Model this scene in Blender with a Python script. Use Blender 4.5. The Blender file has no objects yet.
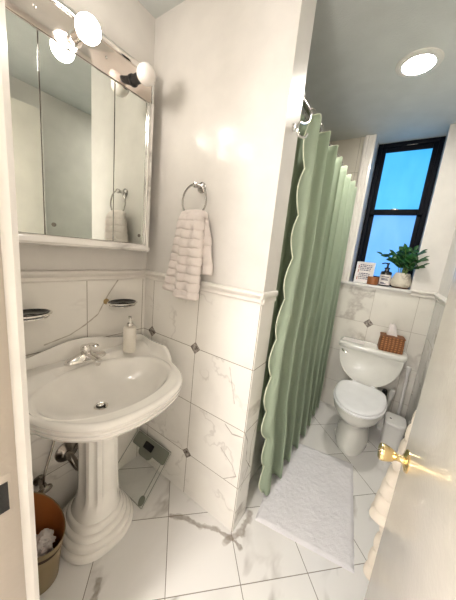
import bpy, bmesh, math, random
from mathutils import Vector, Matrix, noise
random.seed(7)
C = bpy.context.scene.collection
PI = math.pi
sin, cos = math.sin, math.cos

# ------------------------------------------------------------------ materials
def newmat(name):
    m = bpy.data.materials.new(name); m.use_nodes = True
    nt = m.node_tree; b = nt.nodes['Principled BSDF']
    return m, nt, b
def plain(name, col, rough=.5, metal=0, coat=0, bump=0, bscale=200, trans=0, sub=0, ior=1.45, alpha=1):
    m, nt, b = newmat(name)
    b.inputs['Base Color'].default_value = (*col, 1)
    b.inputs['Roughness'].default_value = rough
    b.inputs['Metallic'].default_value = metal
    b.inputs['Coat Weight'].default_value = coat
    b.inputs['Coat Roughness'].default_value = .08
    b.inputs['Transmission Weight'].default_value = trans
    b.inputs['IOR'].default_value = ior
    if sub:
        b.inputs['Subsurface Weight'].default_value = sub
        b.inputs['Subsurface Radius'].default_value = (.01, .008, .006)
    # faint colour variation keeps every surface procedural
    n = nt.nodes.new('ShaderNodeTexNoise'); n.inputs['Scale'].default_value = 9
    n.inputs['Detail'].default_value = 3
    g = nt.nodes.new('ShaderNodeNewGeometry'); nt.links.new(g.outputs['Position'], n.inputs['Vector'])
    r = nt.nodes.new('ShaderNodeValToRGB')
    r.color_ramp.elements[0].position = .3; r.color_ramp.elements[1].position = .7
    r.color_ramp.elements[0].color = (*[c*.95 for c in col], 1)
    r.color_ramp.elements[1].color = (*[min(1, c*1.02) for c in col], 1)
    nt.links.new(n.outputs['Fac'], r.inputs['Fac']); nt.links.new(r.outputs['Color'], b.inputs['Base Color'])
    if bump:
        n2 = nt.nodes.new('ShaderNodeTexNoise'); n2.inputs['Scale'].default_value = bscale
        n2.inputs['Detail'].default_value = 2
        nt.links.new(g.outputs['Position'], n2.inputs['Vector'])
        bp = nt.nodes.new('ShaderNodeBump'); bp.inputs['Strength'].default_value = bump
        bp.inputs['Distance'].default_value = .004
        nt.links.new(n2.outputs['Fac'], bp.inputs['Height']); nt.links.new(bp.outputs['Normal'], b.inputs['Normal'])
    return m
def emis(name, col, s):
    m, nt, b = newmat(name)
    b.inputs['Base Color'].default_value = (*col, 1)
    b.inputs['Emission Color'].default_value = (*col, 1)
    b.inputs['Emission Strength'].default_value = s
    return m

def tile_mat(name, axes, size, off, base, vein, grout, rot=0, streaks=(), diamonds=(), rough=.18, vw=.035, vamt=.8, gw=.0018, dsz=.028, vscale=1.7, stain=0):
    """square stone tiles with veins; axes = world axes that span the surface"""
    m, nt, b = newmat(name)
    N, L = nt.nodes, nt.links
    geo = N.new('ShaderNodeNewGeometry'); sep = N.new('ShaderNodeSeparateXYZ')
    L.new(geo.outputs['Position'], sep.inputs[0])
    def val(x):
        return x
    def mth(op, a, bb=None, c=None):
        n = N.new('ShaderNodeMath'); n.operation = op
        for i, v in enumerate((a, bb, c)):
            if v is None: continue
            if isinstance(v, (int, float)): n.inputs[i].default_value = v
            else: L.new(v, n.inputs[i])
        return n.outputs[0]
    A = sep.outputs['XYZ'.index(axes[0])]; B = sep.outputs['XYZ'.index(axes[1])]
    if rot:
        k = math.sqrt(.5)
        U = mth('MULTIPLY', mth('ADD', A, B), k); V = mth('MULTIPLY', mth('SUBTRACT', A, B), k)
    else: U, V = A, B
    def cell(X, o, s):
        t = mth('DIVIDE', mth('SUBTRACT', X, o), s)
        fl = mth('FLOOR', t)
        fr = mth('SUBTRACT', t, fl)
        d = mth('MULTIPLY', mth('MINIMUM', fr, mth('SUBTRACT', 1.0, fr)), s)
        return fl, d
    su, sv = size if isinstance(size, tuple) else (size, size)
    fu, du = cell(U, off[0], su); fv, dv = cell(V, off[1], sv)
    dmin = mth('MINIMUM', du, dv)
    isg = mth('LESS_THAN', dmin, gw)
    # per-tile offset
    comb = N.new('ShaderNodeCombineXYZ'); L.new(fu, comb.inputs[0]); L.new(fv, comb.inputs[1])
    wn = N.new('ShaderNodeTexWhiteNoise'); wn.noise_dimensions = '3D'; L.new(comb.outputs[0], wn.inputs['Vector'])
    sc = N.new('ShaderNodeVectorMath'); sc.operation = 'SCALE'; L.new(wn.outputs['Color'], sc.inputs[0]); sc.inputs['Scale'].default_value = 7
    ad = N.new('ShaderNodeVectorMath'); ad.operation = 'ADD'; L.new(geo.outputs['Position'], ad.inputs[0]); L.new(sc.outputs[0], ad.inputs[1])
    # stretch the pattern along a slanted direction
    mp = N.new('ShaderNodeMapping'); mp.inputs['Rotation'].default_value = (.5, .6, .7); mp.inputs['Scale'].default_value = (1, .45, 1)
    L.new(ad.outputs[0], mp.inputs['Vector'])
    n1 = N.new('ShaderNodeTexNoise'); n1.inputs['Scale'].default_value = vscale; n1.inputs['Detail'].default_value = 5; n1.inputs['Roughness'].default_value = .55
    L.new(mp.outputs[0], n1.inputs['Vector'])
    ridge = mth('ABSOLUTE', mth('SUBTRACT', n1.outputs['Fac'], .5))
    rr = N.new('ShaderNodeMapRange'); L.new(ridge, rr.inputs[0]); rr.inputs[1].default_value = 0; rr.inputs[2].default_value = vw
    rr.inputs[3].default_value = 1; rr.inputs[4].default_value = 0
    n2 = N.new('ShaderNodeTexNoise'); n2.inputs['Scale'].default_value = 3.2; n2.inputs['Detail'].default_value = 2
    L.new(ad.outputs[0], n2.inputs['Vector'])
    mk = N.new('ShaderNodeMapRange'); L.new(n2.outputs['Fac'], mk.inputs[0]); mk.inputs[1].default_value = .48; mk.inputs[2].default_value = .62
    v = mth('MULTIPLY', mth('MULTIPLY', rr.outputs[0], mk.outputs[0]), vamt)
    # broad faint clouds
    n3 = N.new('ShaderNodeTexNoise'); n3.inputs['Scale'].default_value = 5; n3.inputs['Detail'].default_value = 4
    L.new(mp.outputs[0], n3.inputs['Vector'])
    cl = N.new('ShaderNodeMapRange'); L.new(n3.outputs['Fac'], cl.inputs[0]); cl.inputs[1].default_value = .5; cl.inputs[2].default_value = .8
    cl.inputs[4].default_value = .28
    def mix(f, a, bb):
        n = N.new('ShaderNodeMix'); n.data_type = 'RGBA'
        if isinstance(f, float): n.inputs[0].default_value = f
        else: L.new(f, n.inputs[0])
        for i, c in ((6, a), (7, bb)):
            if isinstance(c, tuple): n.inputs[i].default_value = (*c, 1)
            else: L.new(c, n.inputs[i])
        return n.outputs[2]
    col = mix(cl.outputs[0], base, tuple(.5*(x+y) for x, y in zip(base, vein)))
    col = mix(v, col, vein)
    col = mix(isg, col, grout)
    for (a, bb) in diamonds:
        d = mth('ADD', mth('ABSOLUTE', mth('SUBTRACT', U, a)), mth('ABSOLUTE', mth('SUBTRACT', V, bb)))
        n4 = N.new('ShaderNodeTexNoise'); n4.inputs['Scale'].default_value = 60; L.new(geo.outputs['Position'], n4.inputs['Vector'])
        cr = N.new('ShaderNodeValToRGB'); cr.color_ramp.elements[0].color = (.09, .07, .06, 1); cr.color_ramp.elements[1].color = (.5, .45, .4, 1)
        cr.color_ramp.elements[0].position = .35; cr.color_ramp.elements[1].position = .7
        L.new(n4.outputs['Fac'], cr.inputs['Fac'])
        col = mix(mth('LESS_THAN', d, dsz+.003), col, grout)
        col = mix(mth('LESS_THAN', d, dsz), col, cr.outputs['Color'])
    for pts, wd, amt, scol in streaks:      # long single veins with a course of their own
        nz = N.new('ShaderNodeTexNoise'); nz.inputs['Scale'].default_value = 22; nz.inputs['Detail'].default_value = 4
        L.new(geo.outputs['Position'], nz.inputs['Vector'])
        nb = N.new('ShaderNodeTexNoise'); nb.inputs['Scale'].default_value = 45; nb.inputs['Detail'].default_value = 3
        L.new(geo.outputs['Position'], nb.inputs['Vector'])
        best = None
        for (ax, ay), (bx_, by_) in zip(pts, pts[1:]):
            dx, dy = bx_-ax, by_-ay; l2 = dx*dx+dy*dy
            px = mth('SUBTRACT', A, ax); py = mth('SUBTRACT', B, ay)
            t = mth('DIVIDE', mth('ADD', mth('MULTIPLY', px, dx), mth('MULTIPLY', py, dy)), l2)
            t = mth('MINIMUM', mth('MAXIMUM', t, 0.0), 1.0)
            qx = mth('SUBTRACT', px, mth('MULTIPLY', t, dx)); qy = mth('SUBTRACT', py, mth('MULTIPLY', t, dy))
            d = mth('SQRT', mth('ADD', mth('MULTIPLY', qx, qx), mth('MULTIPLY', qy, qy)))
            best = d if best is None else mth('MINIMUM', best, d)
        w_ = mth('MULTIPLY', mth('MAXIMUM', mth('SUBTRACT', mth('MULTIPLY', nz.outputs['Fac'], 2.6), .55), .12), wd)
        mr = N.new('ShaderNodeMapRange'); L.new(mth('DIVIDE', best, w_), mr.inputs[0]); mr.inputs[1].default_value = .6; mr.inputs[2].default_value = 1.3
        mr.inputs[3].default_value = amt; mr.inputs[4].default_value = 0
        col = mix(mth('MULTIPLY', mr.outputs[0], mth('ADD', mth('MULTIPLY', nb.outputs['Fac'], .8), .45)), col, scol)
    L.new(col, b.inputs['Base Color'])
    b.inputs['Roughness'].default_value = rough
    bp = N.new('ShaderNodeBump'); bp.inputs['Strength'].default_value = .5; bp.inputs['Distance'].default_value = .002
    L.new(mth('SUBTRACT', 1.0, isg), bp.inputs['Height']); L.new(bp.outputs['Normal'], b.inputs['Normal'])
    return m

PAINT = plain('warm_white_paint', (.75, .72, .675), .3, coat=.15, bump=.12, bscale=35)
PAINTW = plain('white_trim_paint', (.84, .80, .74), .28, coat=.25, bump=.06, bscale=60)
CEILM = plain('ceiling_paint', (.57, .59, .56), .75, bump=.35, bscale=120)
STONE = (.91, .88, .82); VEIN = (.27, .22, .18); GROUT = (.36, .31, .25)
M_FLOOR = tile_mat('floor_marble', 'XY', .34, (.03, -.82), (.88, .86, .83), (.25, .21, .17), (.30, .27, .23), rot=1, rough=.22, vw=.02, vamt=.5,
    streaks=[([(-.79, .853), (-.717, .898), (-.628, .915), (-.553, .955), (-.46, .975), (-.40, .97)], .016, .75, (.24, .19, .14)), ([(-.47, .95), (-.43, 1.03), (-.44, 1.15)], .022, .7, (.24, .19, .14)), ([(-.79, .417), (-.836, .464)], .02, .7, (.24, .19, .14))])
M_LEFT = tile_mat('left_wall_marble', 'YZ', (.337, .337), (.643, .96), STONE, VEIN, GROUT, streaks=[([(.85, 1.31), (.825, 1.297), (.755, 1.20), (.70, 1.10), (.632, 1.052), (.559, 1.014), (.45, .99)], .004, .8, (.40, .34, .27))], vw=.010, vamt=.26)
M_TOWEL = tile_mat('partition_marble', dsz=.033, axes='XZ', size=(.362, .337), off=(-.835, .96), base=STONE, vein=VEIN, grout=GROUT, diamonds=((-.835, .96), (-1.197, .96), (-.835, .286)), streaks=[([(-.591, .611), (-.542, .577), (-.48, .59)], .004, .8, VEIN), ([(-.60, .46), (-.52, .40), (-.49, .35), (-.56, .29)], .003, .7, VEIN), ([(-.60, .93), (-.55, .75)], .003, .5, VEIN)], vw=.010, vamt=.26)
M_END = tile_mat('partition_end_marble', 'YZ', (.5, .337), (.9, .96), STONE, VEIN, GROUT, streaks=[([(1.0, .62), (1.04, .55), (1.05, .43), (1.12, .33)], .003, .8, VEIN), ([(1.13, .62), (1.09, .5), (1.1, .38), (1.03, .25)], .003, .8, VEIN)], vw=.02, vamt=.6)
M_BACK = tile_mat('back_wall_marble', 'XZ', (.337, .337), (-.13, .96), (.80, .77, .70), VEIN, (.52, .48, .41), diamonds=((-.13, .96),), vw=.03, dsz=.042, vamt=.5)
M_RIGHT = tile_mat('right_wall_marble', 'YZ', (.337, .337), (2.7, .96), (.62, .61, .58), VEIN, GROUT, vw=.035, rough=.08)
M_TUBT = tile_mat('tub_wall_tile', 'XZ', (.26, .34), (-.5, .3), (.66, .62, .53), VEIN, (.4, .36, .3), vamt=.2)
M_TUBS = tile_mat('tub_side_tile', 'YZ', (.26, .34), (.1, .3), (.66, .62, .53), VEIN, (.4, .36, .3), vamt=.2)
M_SILL = tile_mat('sill_marble', 'XY', 5, (-9, -9), (.82, .80, .76), (.4, .38, .36), GROUT, vw=.03, vscale=4)
M_MARB = tile_mat('marbled_frame', 'YZ', 5, (-9, -9), (.84, .81, .76), (.50, .47, .44), GROUT, vw=.07, vscale=5, vamt=.9, rough=.15)
PORC = plain('porcelain', (.93, .90, .84), .1, coat=.6)
PORC2 = plain('toilet_porcelain', (.83, .82, .76), .12, coat=.5)
SEATM = plain('white_seat_plastic', (.93, .93, .94), .2, coat=.3)
CHROME = plain('chrome', (.82, .80, .77), .07, 1)
DCHROME = plain('dull_chrome', (.30, .27, .24), .22, 1)
BRASS = plain('polished_brass', (.95, .74, .40), .14, 1)
BLACKW = plain('black_window_paint', (.003, .004, .008), .55)
BLACKW.node_tree.nodes['Principled BSDF'].inputs['Specular IOR Level'].default_value = .15
BLACKP = plain('black_plastic', (.012, .012, .012), .25)
DARKG = plain('smoked_glass', (.015, .015, .015), .08, coat=.5)
WHITEP = plain('white_plastic', (.82, .81, .78), .3)
CREAMP = plain('cream_ceramic', (.84, .79, .70), .3)
MIRROR = plain('mirror_silver', (.80, .83, .78), .0, 1)
BARM = plain('bar_chrome', (.82, .74, .68), .1, 1)
TERRY = plain('terry_cloth', (.86, .78, .73), .95, bump=.9, bscale=420)
TERRY2 = plain('door_towel_cloth', (.86, .78, .67), .95, bump=.9, bscale=420)
MATM = plain('bath_mat_pile', (.86, .84, .86), .98, bump=1.0, bscale=170)
GREYP = plain('grey_bin_plastic', (.27, .20, .105), .45)
ORANGE = plain('bin_inner_orange', (.40, .14, .035), .5)
PAPER = plain('tissue_paper', (.85, .80, .77), .9)
WOOD = plain('wood_bowl', (.30, .11, .035), .45)
SAUCER = plain('dark_wood_saucer', (.10, .045, .02), .5)
POTM = tile_mat('mottled_pot', 'XZ', 5, (-9, -9), (.72, .66, .55), (.30, .25, .19), GROUT, vw=.07, vscale=11, rough=.5)
LEAF = plain('zz_leaf', (.02, .10, .02), .35, coat=.2)
LEAF2 = plain('zz_leaf_stem', (.12, .2, .05), .5)
INK = plain('dark_ink', (.03, .03, .10), .6); REDINK = plain('red_ink', (.45, .10, .07), .6)
GLASSG = None

def glass(name, col, rough=.02):
    m, nt, b = newmat(name)
    b.inputs['Base Color'].default_value = (*col, 1); b.inputs['Roughness'].default_value = rough
    b.inputs['Transmission Weight'].default_value = 1; b.inputs['IOR'].default_value = 1.2
    return m
# thin clear glass: mostly see-through, a little gloss
def thin_glass(name, tint, g=.05):
    m, nt, b = newmat(name); N, L = nt.nodes, nt.links
    t = N.new('ShaderNodeBsdfTransparent'); t.inputs[0].default_value = (*tint, 1)
    gl = N.new('ShaderNodeBsdfGlossy'); gl.inputs['Roughness'].default_value = .05
    mx = N.new('ShaderNodeMixShader'); mx.inputs[0].default_value = g
    L.new(t.outputs[0], mx.inputs[1]); L.new(gl.outputs[0], mx.inputs[2]); L.new(mx.outputs[0], N['Material Output'].inputs['Surface'])
    return m
SCALEG = thin_glass('clear_scale_glass', (.985, .992, .985))
def curtain_mat():
    m, nt, b = newmat('sage_curtain_cloth'); N, L = nt.nodes, nt.links
    d = N.new('ShaderNodeBsdfDiffuse'); tr = N.new('ShaderNodeBsdfTranslucent')
    wv = N.new('ShaderNodeTexNoise'); wv.inputs['Scale'].default_value = 500; g = N.new('ShaderNodeNewGeometry')
    L.new(g.outputs['Position'], wv.inputs['Vector'])
    cr = N.new('ShaderNodeValToRGB'); cr.color_ramp.elements[0].color = (.45, .54, .40, 1); cr.color_ramp.elements[1].color = (.52, .61, .47, 1)
    L.new(wv.outputs['Fac'], cr.inputs['Fac']); L.new(cr.outputs[0], d.inputs[0]); L.new(cr.outputs[0], tr.inputs[0])
    mx = N.new('ShaderNodeMixShader'); mx.inputs[0].default_value = .3
    L.new(d.outputs[0], mx.inputs[1]); L.new(tr.outputs[0], mx.inputs[2]); L.new(mx.outputs[0], N['Material Output'].inputs['Surface'])
    return m
CURT = curtain_mat()
PIPING = plain('curtain_piping', (.74, .78, .60), .8)
def pane_mat(name, c1, c2, s):
    """frosted window pane, daylight put in as its own blue glow"""
    m, nt, b = newmat(name); N, L = nt.nodes, nt.links
    g = N.new('ShaderNodeNewGeometry'); mp = N.new('ShaderNodeMapping'); mp.inputs['Scale'].default_value = (9, 1, 3)
    L.new(g.outputs['Position'], mp.inputs['Vector'])
    n = N.new('ShaderNodeTexNoise'); n.inputs['Scale'].default_value = 1.6; n.inputs['Detail'].default_value = 6
    L.new(mp.outputs[0], n.inputs['Vector'])
    cr = N.new('ShaderNodeValToRGB'); cr.color_ramp.elements[0].position = .35; cr.color_ramp.elements[1].position = .72
    cr.color_ramp.elements[0].color = (*c1, 1); cr.color_ramp.elements[1].color = (*c2, 1)
    L.new(n.outputs['Fac'], cr.inputs['Fac'])
    b.inputs['Base Color'].default_value = (.1, .2, .3, 1); b.inputs['Roughness'].default_value = .7; b.inputs['Specular IOR Level'].default_value = .1
    L.new(cr.outputs[0], b.inputs['Emission Color']); b.inputs['Emission Strength'].default_value = s
    return m
PANE_U = pane_mat('frosted_pane', (.02, .38, .93), (.05, .47, 1.0), .22)
PANE_L = pane_mat('frosted_lower_pane', (.11, .37, .93), (.16, .44, 1.0), .22)
WICK = None
def wicker():
    m, nt, b = newmat('wicker_weave'); N, L = nt.nodes, nt.links
    tc = N.new('ShaderNodeTexCoord')
    w1 = N.new('ShaderNodeTexWave'); w1.inputs['Scale'].default_value = 18; w1.bands_direction = 'Z'; w1.inputs['Distortion'].default_value = 1.5
    w1.inputs['Detail Scale'].default_value = 3
    L.new(tc.outputs['Object'], w1.inputs['Vector'])
    w2 = N.new('ShaderNodeTexWave'); w2.inputs['Scale'].default_value = 12; w2.bands_direction = 'X'; w2.inputs['Distortion'].default_value = 1.5
    L.new(tc.outputs['Object'], w2.inputs['Vector'])
    mx = N.new('ShaderNodeMath'); mx.operation = 'MULTIPLY'; L.new(w1.outputs['Fac'], mx.inputs[0]); L.new(w2.outputs['Fac'], mx.inputs[1])
    cr = N.new('ShaderNodeValToRGB'); cr.color_ramp.elements[0].color = (.20, .07, .02, 1); cr.color_ramp.elements[1].color = (.62, .27, .10, 1)
    L.new(mx.outputs[0], cr.inputs['Fac']); L.new(cr.outputs[0], b.inputs['Base Color']); b.inputs['Roughness'].default_value = .6
    bp = N.new('ShaderNodeBump'); bp.inputs['Strength'].default_value = .8; bp.inputs['Distance'].default_value = .004
    L.new(mx.outputs[0], bp.inputs['Height']); L.new(bp.outputs['Normal'], b.inputs['Normal'])
    return m
WICK = wicker()

# ------------------------------------------------------------------ mesh helpers
def obj(name, bm, mats, parent=None, smooth=40, loc=None):
    me = bpy.data.meshes.new(name); bm.normal_update(); bm.to_mesh(me); bm.free()
    for m in (mats if isinstance(mats, (list, tuple)) else [mats]): me.materials.append(m)
    o = bpy.data.objects.new(name, me); C.objects.link(o)
    if smooth:
        for p in me.polygons: p.use_smooth = True
        try: me.set_sharp_from_angle(angle=math.radians(smooth))
        except Exception: pass
    if parent is not None: o.parent = parent; o.matrix_parent_inverse = Matrix.Translation(-Vector(parent.location)) if parent.rotation_euler[:] == (0, 0, 0) else parent.matrix_basis.inverted()
    return o
def thing(name, loc, label, cat, group=None):
    o = bpy.data.objects.new(name, None); o.empty_display_size = .05; C.objects.link(o); o.location = loc
    return tag(o, label, cat, group)
def tag(o, label, cat, group=None, kind=None):
    o['label'] = label; o['category'] = cat
    if group: o['group'] = group
    if kind: o['kind'] = kind
    return o
def struct(o, label=None):
    o['kind'] = 'structure'
    if label: o['label'] = label
    return o
def box(bm, a, b, mi=0, bev=0, seg=2):
    x0, y0, z0 = a; x1, y1, z1 = b
    r = bmesh.ops.create_cube(bm, size=1)
    bmesh.ops.scale(bm, verts=r['verts'], vec=(x1-x0, y1-y0, z1-z0))
    bmesh.ops.translate(bm, verts=r['verts'], vec=((x0+x1)/2, (y0+y1)/2, (z0+z1)/2))
    fs = list({f for v in r['verts'] for f in v.link_faces})
    for f in fs: f.material_index = mi
    if bev:
        es = list({e for v in r['verts'] for e in v.link_edges})
        rr = bmesh.ops.bevel(bm, geom=es, offset=bev, segments=seg, affect='EDGES', profile=.5)
        for f in rr['faces']: f.material_index = mi
def mbox(a, b, bev=0, seg=2):
    bm = bmesh.new(); box(bm, a, b, 0, bev, seg); return bm
def loft(bm, rings, cap0=True, cap1=True, mi=0, closed=True):
    vs = [[bm.verts.new(p) for p in r] for r in rings]
    n = len(rings[0])
    for i in range(len(vs)-1):
        for j in range(n if closed else n-1):
            k = (j+1) % n
            try: f = bm.faces.new((vs[i][j], vs[i][k], vs[i+1][k], vs[i+1][j])); f.material_index = mi
            except ValueError: pass
    if cap0: bm.faces.new(list(reversed(vs[0]))).material_index = mi
    if cap1: bm.faces.new(vs[-1]).material_index = mi
    return vs
def ring(c, rx, ry, n=48, p=2, z=None, ang=0):
    out = []
    for i in range(n):
        t = 2*PI*i/n
        x = rx*math.copysign(abs(cos(t))**(2/p), cos(t)); y = ry*math.copysign(abs(sin(t))**(2/p), sin(t))
        if ang: x, y = x*cos(ang)-y*sin(ang), x*sin(ang)+y*cos(ang)
        out.append(Vector((c[0]+x, c[1]+y, c[2] if z is None else z)))
    return out
def lathe(bm, prof, c=(0, 0, 0), axis=(0, 0, 1), n=32, mi=0, cap0=True, cap1=True):
    """prof: (radius, distance along axis)"""
    q = Vector((0, 0, 1)).rotation_difference(Vector(axis).normalized())
    rs = []
    for r, h in prof:
        rs.append([Vector(c)+q @ Vector((max(r, 1e-5)*cos(2*PI*i/n), max(r, 1e-5)*sin(2*PI*i/n), h)) for i in range(n)])
    loft(bm, rs, cap0, cap1, mi)
def smoothpath(pts, k=8, closed=False):
    P = [Vector(p) for p in pts]; out = []; n = len(P)
    rng = range(n if closed else n-1)
    for i in rng:
        g = (lambda j: P[j % n]) if closed else (lambda j: P[max(0, min(n-1, j))])
        p0, p1, p2, p3 = g(i-1), g(i), g(i+1), g(i+2)
        for s in range(k):
            t = s/k
            out.append(.5*((2*p1)+(p2-p0)*t+(2*p0-5*p1+4*p2-p3)*t*t+(3*p1-p0-3*p2+p3)*t**3))
    if not closed: out.append(P[-1])
    return out
def tube(bm, pts, r, n=10, mi=0, closed=False, flat=1.0):
    P = [Vector(p) for p in pts]; rs = []; up = None; m = len(P)
    for i, p in enumerate(P):
        if closed: t = (P[(i+1) % m]-P[i-1]).normalized()
        else: t = (P[min(i+1, m-1)]-P[max(i-1, 0)]).normalized()
        if up is None:
            up = Vector((0, 0, 1)) if abs(t.z) < .9 else Vector((1, 0, 0))
        a = t.cross(up).normalized(); up = a.cross(t).normalized()
        rr = r[i] if isinstance(r, (list, tuple)) else r
        rs.append([p+a*rr*cos(2*PI*j/n)+up*rr*flat*sin(2*PI*j/n) for j in range(n)])
    if closed: rs.append([v.copy() for v in rs[0]])
    loft(bm, rs, not closed, not closed, mi)
    if closed: bmesh.ops.remove_doubles(bm, verts=bm.verts, dist=1e-5)
def prism(bm, poly, axis, a, b, mi=0):
    """extrude a 2-D polygon along a world axis from a to b; poly in the two other axes (in order)"""
    def mk(p, t):
        if axis == 0: return (t, p[0], p[1])
        if axis == 1: return (p[0], t, p[1])
        return (p[0], p[1], t)
    v0 = [bm.verts.new(mk(p, a)) for p in poly]; v1 = [bm.verts.new(mk(p, b)) for p in poly]
    n = len(poly)
    fs = [bm.faces.new((v0[i], v0[(i+1) % n], v1[(i+1) % n], v1[i])) for i in range(n)]
    fs.append(bm.faces.new(list(reversed(v0)))); fs.append(bm.faces.new(v1))
    for f in fs: f.material_index = mi
    bmesh.ops.recalc_face_normals(bm, faces=fs)

# ------------------------------------------------------------------ room
XL, XR = -1.278, .318
YP, YPB, XP = 1.0, 1.138, -.468
YF, YB, ZC = .15, 2.70, 2.64
RZ = 1.29
bm = mbox((XL-.1, -1.7, -.1), (XR+.75, YB+.1, 0)); struct(obj('floor', bm, M_FLOOR, smooth=0))
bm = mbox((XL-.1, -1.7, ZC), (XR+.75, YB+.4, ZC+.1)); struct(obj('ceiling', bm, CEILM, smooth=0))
bm = bmesh.new()
box(bm, (XL-.1, YF-.12, 0), (XL, YP, RZ), 0); box(bm, (XL-.1, YF-.12, RZ), (XL, YP, ZC), 1)
box(bm, (XL-.1, YP, 0), (XL, YB+.1, ZC), 2)
struct(obj('wall_left', bm, [M_LEFT, PAINT, M_TUBS], smooth=0))
# partition: front, end and tub faces
bm = bmesh.new()
box(bm, (XL, YP, 0), (XP, YPB, RZ), 0); box(bm, (XL, YP, RZ), (XP, YPB, ZC), 1)
bm.normal_update()
for f in bm.faces:
    if f.material_index == 0 and abs(f.normal.x) > .9: f.material_index = 2
    if f.normal.y > .9: f.material_index = 3
struct(obj('wall_partition', bm, [M_TOWEL, PAINT, M_END, M_TUBT], smooth=0))
WX0, WX1, WZ0 = -.372, .127, 1.325
bm = bmesh.new()
TX = -.47
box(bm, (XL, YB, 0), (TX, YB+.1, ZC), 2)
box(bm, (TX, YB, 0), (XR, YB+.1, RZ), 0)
box(bm, (TX, YB, RZ), (WX0, YB+.32, ZC), 1)
box(bm, (WX1, YB, RZ), (XR, YB+.32, ZC), 1)
box(bm, (WX0, YB, RZ), (WX1, YB+.25, WZ0-.02), 1)
struct(obj('wall_back', bm, [M_BACK, PAINT, M_TUBT], smooth=0))
bm = bmesh.new()
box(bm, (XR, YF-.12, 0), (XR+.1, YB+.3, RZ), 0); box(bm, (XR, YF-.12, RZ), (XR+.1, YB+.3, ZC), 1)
struct(obj('wall_right', bm, [M_RIGHT, PAINT], smooth=0))
# front wall with the doorway
JX, HX, DH = -.548, .245, 2.45  # doorway head raised, out of view, to let more hallway lamp light in
bm = bmesh.new()
box(bm, (XL, YF-.12, 0), (JX-.02, YF, ZC), 0)
box(bm, (HX+.02, YF-.12, 0), (XR, YF, ZC), 0)
box(bm, (JX-.02, YF-.12, DH+.02), (HX+.02, YF, ZC), 0)
struct(obj('wall_front', bm, PAINT, smooth=0))
# hallway behind the camera
bm = bmesh.new()
box(bm, (XL-.1, -1.7, 0), (XL, YF-.12, ZC)); box(bm, (XR+.65, -1.7, 0), (XR+.75, YF-.12, ZC))
box(bm, (XL, -1.7, 0), (XR+.65, -1.6, ZC)); box(bm, (XR, YF-.14, 0), (XR+.65, YF-.12, ZC))
struct(obj('wall_hallway', bm, PAINT, smooth=0))

# door jamb + casing
bm = bmesh.new()
box(bm, (JX-.02, YF-.13, 0), (JX, YF-.012, DH), 0, .002)
box(bm, (HX, YF-.13, 0), (HX+.02, YF, DH), 0, .002)
box(bm, (JX-.02, YF-.13, DH), (HX+.02, YF, DH+.02), 0, .002)
JAMBP = plain('tan_jamb_paint', (.46, .40, .33), .35, coat=.2, bump=.3, bscale=50)  # tan deepened to offset the hallway lamps' brightness on the jamb
jamb = struct(obj('trim_1', bm, JAMBP, smooth=30), 'painted door jamb')
bm = bmesh.new()
prof = [(0, 0), (0, .012), (-.006, .02), (-.02, .02), (-.024, .014), (-.05, .017), (-.06, .02), (-.068, .02), (-.068, 0)]
prism(bm, [(JX-.003+p[0], YF-.012+p[1]*1.3) for p in prof], 2, 0, DH+.06)
struct(obj('trim_2', bm, PAINTW, smooth=20), 'moulded door casing')
bm = mbox((JX-.004, .095, .935), (JX+.0006, .128, 1.035), .001)
sp = obj('strike_plate', bm, JAMBP, jamb); sp['label'] = 'painted over strike plate'
bm = mbox((JX-.01, .100, .952), (JX+.0012, .1215, 1.018))
o = obj('latch_hole', bm, BLACKP, sp, smooth=0)

# chair rails
def rail_prof(s=1):
    return [(0, 1.282), (.010, 1.284), (.014, 1.292), (.010, 1.300), (.010, 1.306), (.022, 1.314), (.026, 1.324), (.022, 1.334), (.010, 1.338), (0, 1.338)]
k = 3
def rail(kind, c, a, b, sgn):
    global k
    bm = bmesh.new(); sc_ = .5 if c == XP else 1
    prism(bm, [(c+sgn*p[0]*sc_, p[1]) for p in rail_prof()], kind, a, b)
    o = struct(obj('trim_%d' % k, bm, PAINTW, smooth=35), 'chair rail moulding'); k += 1
rail(1, XL, YF, YP, 1)       # left wall (runs along y)
rail(0, YP, XL, XP+.013, -1)  # towel wall
rail(1, XP, YP-.026, YPB, 1)  # partition end
rail(0, YB, WX1+.01, XR, -1)  # back wall
rail(1, XR, .3, YB, -1)
# window casing on the left and marble sill
bm = bmesh.new()
prism(bm, [(WX0, YB), (WX0, YB-.014), (WX0-.02, YB-.018), (WX0-.026, YB-.012), (WX0-.055, YB-.014), (WX0-.06, YB-.024), (WX0-.085, YB-.024), (WX0-.088, YB)], 2, WZ0, ZC)
struct(obj('trim_8', bm, PAINTW, smooth=20), 'white window casing')
bm = mbox((WX0-.088, YB-.03, WZ0-.02), (WX1+.012, YB+.21, WZ0+.004), .005)
sill = struct(obj('trim_9', bm, M_SILL), 'white marble window sill')

# window: black frame, two sashes
W = thing('window_1', ((WX0+WX1)/2, YB+.2, WZ0), 'black-framed sash window with frosted panes', 'window'); W['kind'] = 'structure'; del W['category']
FY = YB+.2
def frame(bm, x0, x1, z0, z1, t, y0, y1, tb=None, tt=None):
    tb = tb or t; tt = tt or t
    box(bm, (x0, y0, z0), (x0+t, y1, z1), 0, .003); box(bm, (x1-t, y0, z0), (x1, y1, z1), 0, .003)
    box(bm, (x0+t, y0, z0), (x1-t, y1, z0+tb), 0, .003); box(bm, (x0+t, y0, z1-tt), (x1-t, y1, z1), 0, .003)
bm = bmesh.new(); frame(bm, WX0+.006, WX1-.002, WZ0+.004, ZC-.002, .034, FY, FY+.09)
obj('window_frame', bm, BLACKW, W)
zm = 2.02
bm = bmesh.new(); frame(bm, WX0+.034, WX1-.03, zm-.02, ZC-.03, .042, FY+.015, FY+.04, tb=.05, tt=.05)
up = obj('upper_sash', bm, BLACKW, W)
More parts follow.
